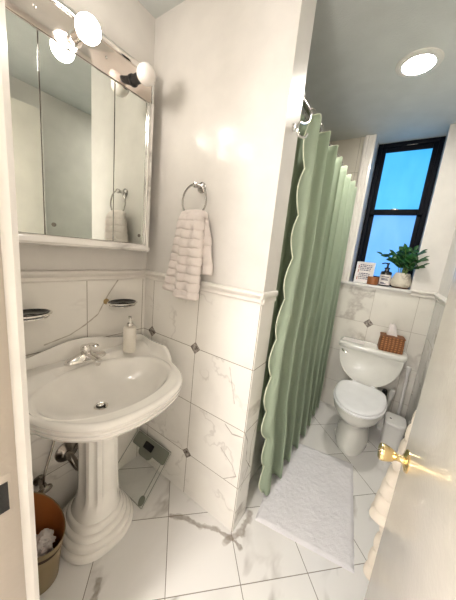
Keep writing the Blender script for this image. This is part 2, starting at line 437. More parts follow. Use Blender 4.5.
bm = bmesh.new(); frame(bm, WX0+.034, WX1-.03, WZ0+.032, zm+.02, .045, FY+.045, FY+.07, tb=.05, tt=.04)
lo = obj('lower_sash', bm, BLACKW, W)
obj('pane', mbox((WX0+.069, FY+.024, zm+.025), (WX1-.065, FY+.03, ZC-.065)), PANE_U, up, smooth=0)
obj('pane', mbox((WX0+.079, FY+.054, WZ0+.082), (WX1-.075, FY+.06, zm-.02)), PANE_L, lo, smooth=0)
bm = mbox((-.16, FY+.004, zm+.022), (-.10, FY+.015, zm+.032), .002)
o = obj('sash_lock', bm, DCHROME, W)
bm = mbox((-.14, FY-.006, ZC-.042), (-.06, FY, ZC-.036), .001); obj('maker_strip', bm, DCHROME, W)
# blind behind the glass: closes the opening
struct(obj('wall_outside', mbox((WX0-.05, FY+.1, WZ0-.05), (WX1+.05, FY+.12, ZC)), PAINTW, smooth=0))

# ------------------------------------------------------------------ door
hinge = Vector((.207, .155, 0)); edge = Vector((.131, .925, 0))
dirv = (edge-hinge); LEN = dirv.length; ang = math.atan2(dirv.y, dirv.x)   # local x along the leaf
D = bpy.data.objects.new('door_1', None); C.objects.link(D); D.location = hinge; D.rotation_euler = (0, 0, ang); struct(D, 'open cream painted door')
def dobj(name, bm, mat, parent=None, smooth=40):
    me = bpy.data.meshes.new(name); bm.normal_update(); bm.to_mesh(me); bm.free(); me.materials.append(mat)
    o = bpy.data.objects.new(name, me); C.objects.link(o); o.parent = parent or D
    for p in me.polygons: p.use_smooth = True
    me.set_sharp_from_angle(angle=math.radians(smooth)); return o
# local: +x to free edge, +y is left (visible face) side, leaf occupies y from -.035 to 0
DOORM = plain('door_gloss_paint', (.90, .85, .76), .22, coat=.35, bump=.10, bscale=90)
dobj('door_leaf', mbox((0, -.036, .012), (LEN, 0, 2.43), .003), DOORM)
KX, KZ = LEN-.050, .932
bm = bmesh.new(); lathe(bm, [(.001, 0), (.034, 0), (.034, .003), (.030, .007), (.018, .010), (.016, .012), (.001, .012)], (KX, 0, KZ), (0, 1, 0))
ro = dobj('rosette', bm, BRASS)
bm = bmesh.new(); lathe(bm, [(.001, .008), (.0125, .008), (.0105, .018), (.0105, .028), (.013, .033), (.018, .038), (.022, .048), (.0255, .060), (.0265, .067), (.025, .072), (.020, .075), (.016, .0735), (.001, .0735)], (KX, 0, KZ), (0, 1, 0))
kn = dobj('door_knob', bm, BRASS)
bm = bmesh.new(); lathe(bm, [(.001, .0736), (.006, .0736), (.006, .076), (.001, .076)], (KX, 0, KZ), (0, 1, 0), n=16); dobj('keyhole', bm, DCHROME, kn)
bm = bmesh.new(); lathe(bm, [(.001, 0), (.034, 0), (.030, .007), (.012, .010), (.0105, .03), (.021, .038), (.0275, .056), (.022, .073), (.001, .075)], (KX, -.036, KZ), (0, -1, 0)); dobj('door_knob', bm, BRASS)
dobj('latch_plate', mbox((LEN-.001, -.030, KZ-.03), (LEN+.0015, -.006, KZ+.03), .001), BRASS)
for z in (.25, 1.1, 1.85):
    bm = bmesh.new(); lathe(bm, [(.001, 0), (.006, 0), (.006, .09), (.001, .09)], (-.006, -.038, z), n=12); dobj('hinge', bm, BRASS)

# ------------------------------------------------------------------ ribbed towel behind the door
def lump(bm, top, bot, rx, ry, bumps, n=40, m=90, amp=.012, seed=0, tw=.0, flare=.25, endr=True):
    rs = []
    top = Vector(top); bot = Vector(bot)
    for i in range(m+1):
        t = i/m; c = top.lerp(bot, t)
        b = abs(sin(PI*t*bumps))**.45
        w = (1-flare)+flare*t
        if endr:
            e = min(1, t*18, (1-t)*22); e = math.sqrt(max(e, .02))
        else: e = 1
        r = []
        for j in range(n):
            a = 2*PI*j/n
            lob = abs(cos(a*2.5+seed))**.5
            s = (w-amp/rx*(1-b)-amp*.9/rx*(1-lob))*e
            dz = .004*noise.noise(Vector((cos(a)*2, sin(a)*2, t*9+seed)))
            r.append(Vector((c.x+rx*s*cos(a), c.y+ry*s*sin(a), c.z+dz)))
        rs.append(r)
    loft(bm, rs)
bm = bmesh.new()
lump(bm, (.186, 1.02, 1.10), (.150, 1.01, .56), .070, .06, 9, seed=.3, flare=.45)
lump(bm, (.200, 1.0, 1.06), (.168, 1.0, .30), .058, .055, 10, seed=1.2, flare=.3)
o = obj('bath_towel', bm, TERRY2, smooth=60); tag(o, 'cream ribbed towel hanging behind the open door beside the brass knob', 'towel')

# ------------------------------------------------------------------ medicine cabinet + light bar
CX = -1.19; CY0, CY1, CZ0, CZ1 = .22, .942, 1.45, 2.19
MC = thing('medicine_cabinet', (XL, .58, CZ0), 'three-door mirrored cabinet with marbled white frame above the sink', 'cabinet')
obj('cabinet_body', mbox((XL, CY0+.012, CZ0+.012), (CX-.012, CY1-.012, CZ1), .002), PAINTW, MC)
bm = bmesh.new()
fr = [(0, 0), (.012, .004), (.018, .014), (.014, .026), (.006, .034), (.006, .040), (-.014, .040), (-.014, 0)]
prism(bm, [(CX+p[0]-.006, CZ0+p[1]) for p in fr], 1, CY0, CY1)
prism(bm, [(CX+p[0]-.006, CY1-p[1]) for p in fr], 2, CZ0, CZ1)
prism(bm, [(CX+p[0]-.006, CY0+p[1]) for p in fr], 2, CZ0, CZ1)
obj('marbled_frame', bm, M_MARB, MC, smooth=35)
ys = [CY0+.038, .437, .727, CY1-.038]
for i in range(3):
    a, b = ys[i]+.002, ys[i+1]-.002
    dr = obj('mirror_door', mbox((CX-.008, a, CZ0+.042), (CX, b, CZ1-.002), .0012), MIRROR, MC, smooth=20)
    obj('door_edge', mbox((CX-.0095, a-.001, CZ0+.041), (CX-.002, b+.001, CZ1-.001)), DCHROME, dr, smooth=0)
    if i == 0: continue
    hy = b-.025 if i != 1 else a+.03
    bm = bmesh.new(); lathe(bm, [(.001, 0), (.0085, 0), (.0085, .0015), (.005, .002), (.001, .002)], (CX, hy, CZ0+.085), (1, 0, 0), n=20)
    obj('finger_pull', bm, DCHROME, dr)
VL = thing('vanity_light', (XL, .58, CZ1), 'chrome strip light with round globe bulbs above the mirrored cabinet', 'lamp')
BZ0, BZ1 = CZ1+.002, CZ1+.118
obj('light_box', mbox((XL, CY0+.01, BZ0), (CX-.004, CY1-.01, BZ1+.02), .003), PAINTW, VL)
obj('face_plate', mbox((CX-.004, CY0+.016, BZ0), (CX+.002, CY1-.02, BZ1), .001), BARM, VL)
bm = bmesh.new(); tube(bm, [(CX+.008, CY1-.034, CZ0+.036), (CX+.008, CY1-.034, CZ1)], .0055, 12); obj('chrome_edge', bm, CHROME, MC)
bm = bmesh.new()
tube(bm, [(CX-.002, CY0+.005, BZ1+.008), (CX-.002, CY1-.005, BZ1+.008)], .014, 14)
tube(bm, [(CX-.002, CY1-.01, CZ0+.2), (CX-.002, CY1-.01, BZ1+.01)], .009, 12)
obj('chrome_moulding', bm, CHROME, VL)
for y in (.43, .685):
    bm = bmesh.new(); lathe(bm, [(.001, 0), (.006, 0), (.004, .004), (.001, .005)], (CX+.002, y, BZ0+.06), (1, 0, 0), n=14); obj('screw', bm, CHROME, VL)
BULB = emis('lit_bulb', (1, .92, .85), 7.5)
def unlit():
    m, nt, b = newmat('unlit_frosted_bulb')
    b.inputs['Base Color'].default_value = (.88, .84, .80, 1); b.inputs['Roughness'].default_value = .25
    b.inputs['Subsurface Weight'].default_value = .4; b.inputs['Subsurface Radius'].default_value = (.03, .025, .02)
    return m
UNLIT = unlit()
for y, lit in ((.305, 1), (.560, 1), (.815, 0)):
    z = BZ0+.045
    bm = bmesh.new(); lathe(bm, [(.001, 0), (.026, 0), (.026, .004), (.021, .006), (.021, .055), (.017, .057), (.001, .057)], (CX+.002, y, z), (1, 0, 0))
    so = obj('socket', bm, DCHROME if not lit else CHROME, VL)
    if not lit: so.data.materials[0] = BLACKP; so['label'] = 'black lamp socket'
    bm = bmesh.new()
    pr = [(.001, .05), (.016, .05), (.018, .060)]
    cxx = .098; rb = .042
    for i in range(3, 19):
        a = PI*i/18
        pr.append((rb*sin(a), cxx-rb*cos(a)))
    lathe(bm, pr, (CX+.002, y, z), (1, 0, 0), n=32)
    bo = obj('globe_bulb', bm, BULB if lit else UNLIT, so)
    bo['label'] = 'glowing globe bulb' if lit else 'unlit white globe bulb'

# ------------------------------------------------------------------ pedestal sink
SC = Vector((-.955, .585))
S = thing('pedestal_sink', (-1.08, .58, 0), 'white porcelain pedestal sink with scalloped back ledge below the mirror', 'sink')
half = [(-.672, 0), (-.682, .10), (-.715, .19), (-.785, .262), (-.865, .305), (-.905, .318), (-.945, .345), (-1.0, .356), (-1.06, .352), (-1.13, .352), (-1.20, .368), (-1.245, .375), (-1.262, .36), (-1.262, .25), (-1.262, .12)]
yc = .588
pts = [(x, yc+y, 0) for x, y in half]+[(-1.262, yc, 0)]+[(x, yc-y, 0) for x, y in reversed(half[1:])]
dense = smoothpath(pts, 12, closed=True)
NA = 144
def outline(n=NA):
    c = Vector((SC.x, SC.y, 0)); out = []
    m = len(dense)
    for i in range(n):
        a = 2*PI*i/n; d = Vector((cos(a), sin(a), 0)); best = None
        for j in range(m):
            p, q = dense[j]-c, dense[(j+1) % m]-c
            den = d.x*(q.y-p.y)-d.y*(q.x-p.x)
            if abs(den) < 1e-9: continue
            t = (p.x*(q.y-p.y)-p.y*(q.x-p.x))/den
            s = (p.x*d.y-p.y*d.x)/den
            if t > 0 and -1e-6 <= s <= 1+1e-6 and (best is None or t > best): best = t
        out.append(best or .3)
    return out
OUT = outline()
def inner(a):   # bowl ellipse about SC
    return 1/math.sqrt((cos(a)/.205)**2+(sin(a)/.283)**2)
def srow(f, zf):
    r = []
    for i in range(NA):
        a = 2*PI*i/NA; d = f(a, OUT[i])
        x, y = SC.x+d*cos(a), SC.y+d*sin(a)
        r.append(Vector((max(x, XL+.003), y, zf(a, x, y))))
    return r
RIM = .885
def deck(x):
    t = max(0, min(1, (-1.075-x)/.07)); return .028*t*t*(3-2*t)
def eh(a, x, y):   # raised lip height at the back
    b = max(0, min(1, (-.91-x)/.10)); b = b*b*(3-2*b)
    yy = (y-yc)
    hump = .052+.058*math.exp(-((yy+.01)/.19)**2)
    return RIM+b*hump
rows = []
for s, z in ((.06, .762), (.2, .765), (.4, .772), (.6, .787), (.78, .812), (.9, .843), (.97, .868), (1.0, .878)):
    rows.append(srow(lambda a, o, s=s: inner(a)*s, lambda a, x, y, z=z: z))
rows.append(srow(lambda a, o: inner(a)*1.035, lambda a, x, y: .8835))
rows.append(srow(lambda a, o: inner(a)*1.06, lambda a, x, y: .883))
for q in (.2, .4, .6, .8):
    rows.append(srow(lambda a, o, q=q: inner(a)*1.06+(max(inner(a)*1.07, o-.045)-inner(a)*1.06)*q, lambda a, x, y: .882+deck(x)))
rows.append(srow(lambda a, o: max(inner(a)*1.07, o-.045), lambda a, x, y: .882+max(deck(x), .05*(eh(a, x, y)-RIM))))
rows.append(srow(lambda a, o: max(inner(a)*1.075, o-.034), lambda a, x, y: .883+max(deck(x), .25*(eh(a, x, y)-RIM))))
rows.append(srow(lambda a, o: max(inner(a)*1.08, o-.026), lambda a, x, y: .884+.85*(eh(a, x, y)-RIM)))
rows.append(srow(lambda a, o: o-.018, lambda a, x, y: .888+1.0*(eh(a, x, y)-RIM)))
rows.append(srow(lambda a, o: o-.006, lambda a, x, y: .887+1.0*(eh(a, x, y)-RIM)))
rows.append(srow(lambda a, o: o, lambda a, x, y: .882+.95*(eh(a, x, y)-RIM)))
for d, z in ((.0, .870), (-.008, .864), (-.008, .861), (-.002, .857), (-.004, .846), (-.012, .841), (-.012, .838), (-.007, .834), (-.012, .822), (-.025, .812)):
    rows.append(srow(lambda a, o, d=d: o+d, lambda a, x, y, z=z: z))
PCX, PCY = -1.08, .58
def tow(t, z):
    base = srow(lambda a, o: o-.025, lambda a, x, y: z); r = []
    for i, p in enumerate(base):
        a = 2*PI*i/NA
        q = Vector((PCX+.11*cos(a), PCY+.11*sin(a), z)); r.append(p.lerp(q, t).copy())
    for p in r: p.z = z
    return r
for t, z in ((.1, .795), (.25, .765), (.45, .730), (.65, .70), (.85, .675), (.97, .655)):
    rows.append(tow(t, z))
bm = bmesh.new(); loft(bm, rows); obj('basin', bm, PORC, S, smooth=60)
# pedestal, fluted with stepped foot
def prow(rx, ry, z, fl=0, p=3.0):
    r = []; p = 2.35 if z < .19 else 2.7
    n = 144
    for i in range(n):
        a = 2*PI*i/n
        x = math.copysign(abs(cos(a))**(2/p), cos(a)); y = math.copysign(abs(sin(a))**(2/p), sin(a))
        f = 1
        if fl:
            g = (a/(2*PI)*8+.5) % 1
            f = 1-fl*(sin(PI*max(0, min(1, (g-.18)/.64))))**.7 if .18 < g < .82 else 1
        k_ = max(0, min(1, (z-.1)/.12))
        r.append(Vector((PCX+rx*x*f*(1-.10*k_), PCY+.015*k_+ry*y*f*(1-.12*k_), z)))
    return r
bm = bmesh.new()
PR = [(.176, .174, 0, 0), (.183, .181, .006, 0), (.183, .181, .030, 0), (.178, .174, .038, 0), (.172, .164, .040, 0), (.172, .164, .062, 0), (.165, .157, .070, 0),
      (.152, .145, .072, 0), (.152, .145, .092, 0), (.146, .139, .100, 0), (.135, .128, .102, 0), (.135, .128, .122, 0), (.128, .122, .130, 0), (.119, .114, .132, 0), (.118, .112, .15, 0), (.112, .107, .17, 0),
      (.108, .103, .195, .02), (.106, .1, .215, .12), (.104, .098, .25, .15), (.101, .095, .35, .15), (.099, .094, .45, .15), (.099, .094, .56, .15), (.101, .096, .59, .12), (.104, .099, .605, .02),
      (.108, .104, .615, 0), (.112, .108, .63, 0), (.120, .116, .65, 0), (.128, .124, .67, 0)]
loft(bm, [prow(a, b, z, f) for a, b, z, f in PR]); obj('pedestal', bm, PORC, S, smooth=45)
bm = bmesh.new(); dc = (-.978, .548, .764)
lathe(bm, [(.001, 0), (.031, 0), (.031, .003), (.024, .0045), (.020, .002), (.001, .002)], dc)
dr = obj('drain', bm, CHROME, S)
bm = bmesh.new(); lathe(bm, [(.001, .0022), (.0195, .0022), (.0195, .0035), (.001, .0035)], dc); obj('drain_hole', bm, BLACKP, dr)
bm = bmesh.new(); lathe(bm, [(.001, .002), (.012, .002), (.013, .008), (.010, .011), (.001, .012)], dc); obj('stopper', bm, CHROME, dr)
# faucet (single lever)
FX, FY2, FZ = -1.175, .585, .9105
bm = bmesh.new()
loft(bm, [ring((FX, FY2, 0), .033*s, .098*t, 48, 2.4, z=FZ+z) for s, t, z in ((1, 1, 0), (1.02, 1.01, .004), (1, .99, .010), (.86, .93, .018), (.7, .6, .026), (.72, .33, .036))])
fa = obj('faucet', bm, CHROME, S, smooth=50)
bm = bmesh.new()
sp = smoothpath([(FX-.005, FY2, FZ+.022), (FX+.03, FY2, FZ+.032), (FX+.075, FY2, FZ+.035), (FX+.112, FY2, FZ+.030)], 6)
tube(bm, sp, [.019-.004*i/len(sp) for i in range(len(sp))], 16, flat=.75)
lathe(bm, [(.001, 0), (.012, 0), (.013, .008), (.013, .018), (.001, .018)], (FX+.104, FY2, FZ+.008), n=18)
obj('spout', bm, CHROME, fa)
bm = bmesh.new()
lathe(bm, [(.024, 0), (.024, .016), (.025, .018), (.0245, .034), (.018, .043), (.008, .047), (.001, .047)], (FX-.004, FY2, FZ+.03), n=24)
hp = smoothpath([(FX-.004, FY2, FZ+.070), (FX+.03, FY2+.004, FZ+.088), (FX+.065, FY2+.008, FZ+.094), (FX+.085, FY2+.01, FZ+.090)], 6)
tube(bm, hp, [.008+.007*abs(sin(PI*.9*i/len(hp))) for i in range(len(hp))], 12, flat=.45)
obj('lever', bm, CHROME, fa)

# soap dispenser
bx, by, bz = -1.125, .79, .9115
T = thing('soap_dispenser', (bx, by, bz), 'white cylindrical soap bottle with silver pump on the sink ledge', 'soap dispenser')
bm = bmesh.new(); lathe(bm, [(.001, 0), (.030, 0), (.033, .004), (.033, .132), (.030, .138), (.014, .140), (.014, .146), (.001, .146)], (bx, by, bz)); obj('bottle', bm, CREAMP, T)
bm = bmesh.new(); lathe(bm, [(.014, .1462), (.016, .1465), (.016, .160), (.006, .164), (.005, .185), (.010, .187), (.010, .197), (.001, .199)], (bx, by, bz), n=20)
tube(bm, [(bx, by, bz+.192), (bx+.02, by-.008, bz+.193), (bx+.036, by-.014, bz+.184)], .0045, 8)
obj('pump', bm, CHROME, T)

# soap dishes on the left wall
def dish(y, z, label, first=None):
    T = thing('soap_dish', (XL, y, z), label, 'soap dish', 'wall soap dishes above the sink')
    if first:
        for ch in list(first.children):
            c = ch.copy(); C.objects.link(c); c.parent = T; c.matrix_parent_inverse = Matrix(); c.location = ch.location
            c.matrix_parent_inverse = ch.matrix_parent_inverse.copy()
        return T
    bm = bmesh.new(); lathe(bm, [(.001, 0), (.016, 0), (.016, .004), (.010, .012), (.007, .026), (.001, .026)], (XL, y-.055, z), (1, 0, 0), n=20)
    obj('wall_mount', bm, plain('aged_brass', (.55, .42, .22), .25, 1), T)
    bm = bmesh.new(); c = (XL+.068, y, z+.002)
    tube(bm, [Vector((c[0]+.060*cos(2*PI*i/40), c[1]+.080*sin(2*PI*i/40), c[2])) for i in range(40)], .0038, 8, closed=True)
    tube(bm, [Vector((c[0]+.052*cos(2*PI*i/40), c[1]+.070*sin(2*PI*i/40), c[2]-.014)) for i in range(40)], .003, 8, closed=True)
    obj('chrome_ring', bm, CHROME, T)
    bm = bmesh.new()
    loft(bm, [ring((c[0], c[1], 0), .056*s, .075*s, 40, z=c[2]+dz) for s, dz in ((.5, -.014), (.8, -.013), (.93, -.004), (1, .006), (.95, .007), (.86, -.001), (.6, -.006), (.3, -.007))])
    obj('dish', bm, DARKG, T)
    return T
d1 = dish(.80, 1.165, 'black glass soap dish in chrome ring above the soap dispenser')
d2 = dish(.375, 1.165, 'black glass soap dish in chrome ring beside the door jamb', d1)

# towel ring + hand towel
T = thing('towel_ring', (-.868, YP, 1.79), 'chrome towel ring mounted on the partition wall', 'towel ring')
mx, mz = -.873, 1.795
bm = bmesh.new(); lathe(bm, [(.001, 0), (.026, 0), (.026, .006), (.020, .010), (.010, .013), (.009, .04), (.013, .045), (.013, .058), (.001, .062)], (mx, YP, mz), (0, -1, 0))
obj('wall_mount', bm, plain('mount_steel', (.50, .48, .46), .12, 1), T)
bm = bmesh.new(); rc = Vector((mx, YP-.052, mz-.072))
tube(bm, [rc+Vector((.076*cos(2*PI*i/48), -.02*sin(2*PI*i/48)*0, .076*sin(2*PI*i/48))) for i in range(48)], .0045, 10, closed=True)
obj('ring', bm, plain('ring_steel', (.42, .40, .38), .18, 1), T)
def towel_lobe(bm, c0, c1, w0, w1, d0, d1, cols, rowsn, seed, lower=0):
    n, m = 72, 110; rs = []
    for i in range(m+1):
        t = i/m
        cx = c0[0]+(c1[0]-c0[0])*t; cy = c0[1]+(c1[1]-c0[1])*t; z = c0[2]+(c1[2]-c0[2])*t
        w = w0+(w1-w0)*min(1, t*1.5)**.8; d = d0+(d1-d0)*t
        hem = t > .93
        b = 1 if hem else abs(sin(PI*t*rowsn))**.4
        e = math.sqrt(min(1, .08+t*9, .25+(1-t)*40))
        r = []
        for j in range(n):
            a = 2*PI*j/n; u = cos(a)
            lob = 1 if hem else abs(sin(PI*(u*.5+.5)*cols))**.8
            s = .34+.24*b+.42*lob
            wob = .006*noise.noise(Vector((u*2, seed, t*4)))
            yy = math.copysign(abs(sin(a))**.8, sin(a))*d*s*e
            xx = math.copysign(abs(u)**.75, u)*w*(.94+.06*b)*(.85+.15*e)
            r.append(Vector((cx+xx+wob, cy+yy+wob, z+.003*noise.noise(Vector((u*3, seed+3, t*6))))))
        rs.append(r)
    loft(bm, rs)
bm = bmesh.new()
ty = YP-.052
towel_lobe(bm, (-.905, ty-.006, 1.668), (-.978, ty-.008, 1.262), .040, .056, .030, .040, 1, 10, 1)
towel_lobe(bm, (-.845, ty-.014, 1.668), (-.868, ty-.020, 1.243), .046, .078, .036, .044, 2, 10, 5)
towel_lobe(bm, (-.825, ty+.020, 1.655), (-.806, ty+.024, 1.375), .030, .062, .014, .018, 2, 6, 9)
# the fold over the ring
rs = []
for i in range(13):
    a = PI*i/12; rs.append([Vector((-.872+.072*cos(b2)*1.0, ty+.026*cos(a)*(1)+.0, 1.648+.022*sin(a)+.006*sin(b2*2))) for b2 in [PI*j/16 for j in range(17)]])
pp = [Vector((-.95+.165*i/20, ty, 1.662-.006*((i-10)/10)**2)) for i in range(21)]
tube(bm, pp, [.021*math.sqrt(max(.15, 1-((i-10)/10.5)**4)) for i in range(21)], 16)
o = obj('hand_towel', bm, TERRY, smooth=70); tag(o, 'white quilted terry hand towel draped through the chrome ring', 'towel')

# plumbing under the sink
T = thing('drain_pipe', (XL, .53, .36), 'dull metal drain pipe entering the wall behind the pedestal', 'pipe')
bm = bmesh.new(); lathe(bm, [(.001, 0), (.058, 0), (.057, .006), (.050, .010), (.036, .016), (.026, .024), (.001, .024)], (XL, .530, .365), (1, 0, 0), n=36); obj('wall_flange', bm, DCHROME, T)
bm = bmesh.new(); tube(bm, smoothpath([(XL+.015, .525, .365), (XL+.06, .53, .35), (XL+.075, .55, .30), (XL+.09, .58, .26)], 8), .018, 14); obj('pipe', bm, DCHROME, T)
T = thing('shutoff_valve', (XL, .385, .29), 'dull chrome shut-off valve on the wall behind the waste bin', 'valve')
bm = bmesh.new(); lathe(bm, [(.001, 0), (.026, 0), (.024, .006), (.012, .010), (.011, .045), (.016, .048), (.016, .07), (.001, .07)], (XL, .40, .285), (1, 0, 0), n=20); obj('valve_body', bm, DCHROME, T)
bm = bmesh.new()
loft(bm, [ring((XL+.078, .40, .285), .001, .001, 24)]*1 if False else [[Vector((XL+.07+dx, .40+.030*s*cos(2*PI*i/24), .285+.018*s*sin(2*PI*i/24))) for i in range(24)] for s, dx in ((.5, 0), (1, .003), (1, .014), (.6, .018))])
obj('valve_handle', bm, DCHROME, T)
bm = bmesh.new(); tube(bm, smoothpath([(XL+.055, .40, .295), (XL+.055, .41, .36), (XL+.02, .47, .5), (XL+.02, .50, .70)], 8), .006, 8); obj('supply_hose', bm, DCHROME, T)

# waste bin
BCX, BCY = -1.065, .300
T = thing('waste_bin', (BCX, BCY, 0), 'oval grey waste bin with orange inside beside the pedestal', 'bin')
def brow(s, z, tilt=0):
    r = ring((BCX, BCY, 0), .128*s, .108*s, 56, z=z, ang=.5)
    if tilt:
        for p in r: p.z += tilt*(-(p.x-BCX)*.35-(p.y-BCY)*.18)*1.5
    return r
bm = bmesh.new()
loft(bm, [brow(.72, 0), brow(.74, .004), brow(.86, .16, .3), brow(.985, .290, 1), brow(1, .297, 1), brow(.99, .302, 1), brow(.965, .297, 1)], cap0=True, cap1=False)
obj('bin_body', bm, GREYP, T, smooth=50)
bm = bmesh.new()
loft(bm, [brow(.965, .297, 1), brow(.84, .16, .3), brow(.70, .012), brow(.1, .010)], cap0=False, cap1=True)
bmesh.ops.reverse_faces(bm, faces=[f for f in bm.faces] if False else [])
obj('bin_liner', bm, ORANGE, T, smooth=50)
# handle slot: dark lens on the near side
a0 = -.55
def bpt(a, z, s, out=.0015):
    s2 = .86+(.985-.86)*((z-.16)/.130)+.004
    x = (.128*s2+out)*cos(a); y = (.108*s2+out)*sin(a); g = .5
    x, y = x*cos(g)-y*sin(g), x*sin(g)+y*cos(g)
    tl = .3+.7*((z-.16)/.130)
    return Vector((BCX+x, BCY+y, z+tl*(-x*.35-y*.18)*1.5))
bm = bmesh.new()
n = 18; up_, dn_ = [], []
for i in range(n+1):
    t = i/n; a = -1.15+1.25*t-.0; w = .015*sin(PI*t)**.6
    up_.append(bpt(a, .252+w, 1)); dn_.append(bpt(a, .252-w, 1))
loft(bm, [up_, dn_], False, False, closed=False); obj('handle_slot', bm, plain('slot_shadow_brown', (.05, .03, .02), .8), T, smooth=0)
def crumple(bm, c, r, seed, flat=.7):
    q = bmesh.ops.create_icosphere(bm, subdivisions=4, radius=1)
    for v in q['verts']:
        d = v.co.normalized()
        k = 1+.45*noise.noise(d*2.2+Vector((seed, 0, 0)))+.35*abs(noise.noise(d*5+Vector((0, seed, 0))))
        v.co = Vector(c)+Vector((d.x*r*k, d.y*r*k, d.z*r*k*flat))
bm = bmesh.new(); crumple(bm, (BCX+.0, BCY-.0, .13), .06, 2); crumple(bm, (BCX+.025, BCY+.03, .19), .035, 5)
for v in bm.verts: pass
o = obj('crumpled_tissue', bm, PAPER, smooth=25); tag(o, 'crumpled pinkish white tissue paper inside the grey waste bin', 'tissue')

# ------------------------------------------------------------------ bathroom scale leaning on the partition wall
T = thing('bathroom_scale', (-1.12, .85, 0), 'clear glass bathroom scale leaning on the tiled partition beside the pedestal', 'scale')
ex = Vector((1, 0, 0)); ey = Vector((0, (YP-.008)-.775, .232)).normalized(); en = ex.cross(ey)
if en.z < 0: en = -en
sc0 = Vector((-1.268, .768, .004))
def sl(u, v, w=0): return sc0+ex*u+ey*v+en*w
SW, SH = .335, .318
def slab(bm, u0, v0, u1, v1, w0, w1, rc=.02, n=6):
    pts = []
    for cu, cv, a0 in ((u1-rc, v1-rc, 0), (u0+rc, v1-rc, PI/2), (u0+rc, v0+rc, PI), (u1-rc, v0+rc, 3*PI/2)):
        for i in range(n+1):
            a = a0+PI/2*i/n; pts.append((cu+rc*cos(a), cv+rc*sin(a)))
    loft(bm, [[sl(p[0], p[1], w) for p in pts] for w in (w0, w1)])
bm = bmesh.new(); slab(bm, 0, 0, SW, SH, .003, .009, .012); obj('glass_plate', bm, SCALEG, T, smooth=30)
SG = plain('scale_grey', (.20, .21, .17), .4)
bm = bmesh.new()
pts = []
slab(bm, .02, SH-.085, SW-.012, SH-.008, .0095, .014, .015); slab(bm, .10, SH-.115, .22, SH-.05, .0095, .0145, .03)
obj('display_housing', bm, SG, T, smooth=30)
bm = bmesh.new(); slab(bm, .12, SH-.070, .20, SH-.030, .0148, .016, .004); obj('lcd_screen', bm, BLACKP, T, smooth=30)
for u, v in ((.03, .035), (SW-.03, .035)):
    bm = bmesh.new()
    loft(bm, [[sl(u+.019*cos(2*PI*i/24), v+.026*sin(2*PI*i/24), w) for i in range(24)] for w in (.0095, .014)]); obj('foot', bm, SG, T)
bm = bmesh.new()
for u in (.008, SW-.008, SW-.035):
    tube(bm, [sl(u, .01 if u != SW-.035 else .05, .009), sl(u, SH-.01 if u != SW-.035 else SH-.08, .009)], .0018, 6)
tube(bm, [sl(.01, .006, .007), sl(SW-.01, .006, .007)], .0018, 6)
tube(bm, [sl(.01, SH-.003, .007), sl(SW-.01, SH-.003, .007)], .0018, 6)
obj('edge_strips', bm, SG, T)

# ------------------------------------------------------------------ bath mat
mc = [Vector((-.401, 1.137, 0)), Vector((.111, 1.224, 0)), Vector((.004, 1.972, 0)), Vector((-.508, 1.885, 0))]
bm = bmesh.new(); n1, n2 = 60, 90; rs = []
for i in range(n2+1):
    v = i/n2; r = []
    for j in range(n1+1):
        u = j/n1; p = (mc[0].lerp(mc[1], u)).lerp(mc[3].lerp(mc[2], u), v)
        e = min(u, 1-u)*n1; f = min(v, 1-v)*n2
        h = .012*min(1, .3+min(e, f)*.35) + .0035*noise.noise(p*60)+.003*noise.noise(p*110)+.001
        r.append(Vector((p.x, p.y, h)))
    rs.append(r)
vs = loft(bm, rs, False, False, closed=False)
ring_ = vs[0]+[vs[i][-1] for i in range(1, n2)]+list(reversed(vs[-1]))+[vs[i][0] for i in range(n2-1, 0, -1)]
low = [bm.verts.new((v.co.x, v.co.y, .001)) for v in ring_]
for i in range(len(ring_)):
    j = (i+1) % len(ring_); bm.faces.new((ring_[i], ring_[j], low[j], low[i]))
bm.faces.new(low)
bmesh.ops.recalc_face_normals(bm, faces=bm.faces)
o = obj('bath_mat', bm, MATM, smooth=60); tag(o, 'white cotton bath mat lying askew on the marble floor before the toilet', 'bath mat')

# ------------------------------------------------------------------ tub
T = thing('bathtub', (-.88, 2.0, 0), 'white bathtub mostly hidden behind the green curtain', 'bathtub')
bm = bmesh.new()
x0, x1, y0, y1 = XL+.004, -.535, YPB+.004, YB-.004
cx, cy, hx, hy = (x0+x1)/2, (y0+y1)/2, (x1-x0)/2, (y1-y0)/2
rr_ = lambda s, t, z, p: ring((cx, cy, 0), hx*s, hy*t, 64, p, z=z)
loft(bm, [rr_(.97, .995, 0, 20), rr_(.97, .995, .40, 20), rr_(1, 1, .405, 20), rr_(1, 1, .425, 20), rr_(.985, .99, .43, 16), rr_(.82, .9, .43, 5), rr_(.79, .87, .42, 4), rr_(.74, .82, .2, 4), rr_(.66, .74, .12, 3), rr_(.2, .2, .11, 2)])
obj('tub_shell', bm, PORC, T, smooth=40)

# ------------------------------------------------------------------ curtain, rod, rings
RX, RZ2 = -.485, 2.185
T = thing('curtain_rod', (RX, YPB, RZ2), 'white shower curtain rod between the partition and the back wall', 'curtain rod')
bm = bmesh.new(); tube(bm, [(RX, YPB+.002, RZ2), (RX, YB-.002, RZ2)], .011, 14); obj('rod', bm, DCHROME, T)
for y, s in ((YPB, 1), (YB, -1)):
    bm = bmesh.new(); lathe(bm, [(.001, 0), (.022, 0), (.022, .004), (.014, .010), (.013, .02), (.001, .02)], (RX, y, RZ2), (0, s, 0), n=24); obj('flange', bm, WHITEP, T)
NF = 8
def lead(v):
    K = ((0, 1.225), (.3, 1.235), (.42, 1.20), (.52, 1.155), (.7, 1.155), (.85, 1.235), (1, 1.265))
    for (a, p), (b, q) in zip(K, K[1:]):
        if v <= b: t = (v-a)/(b-a); t = t*t*(3-2*t); return p+(q-p)*t
    return K[-1][1]
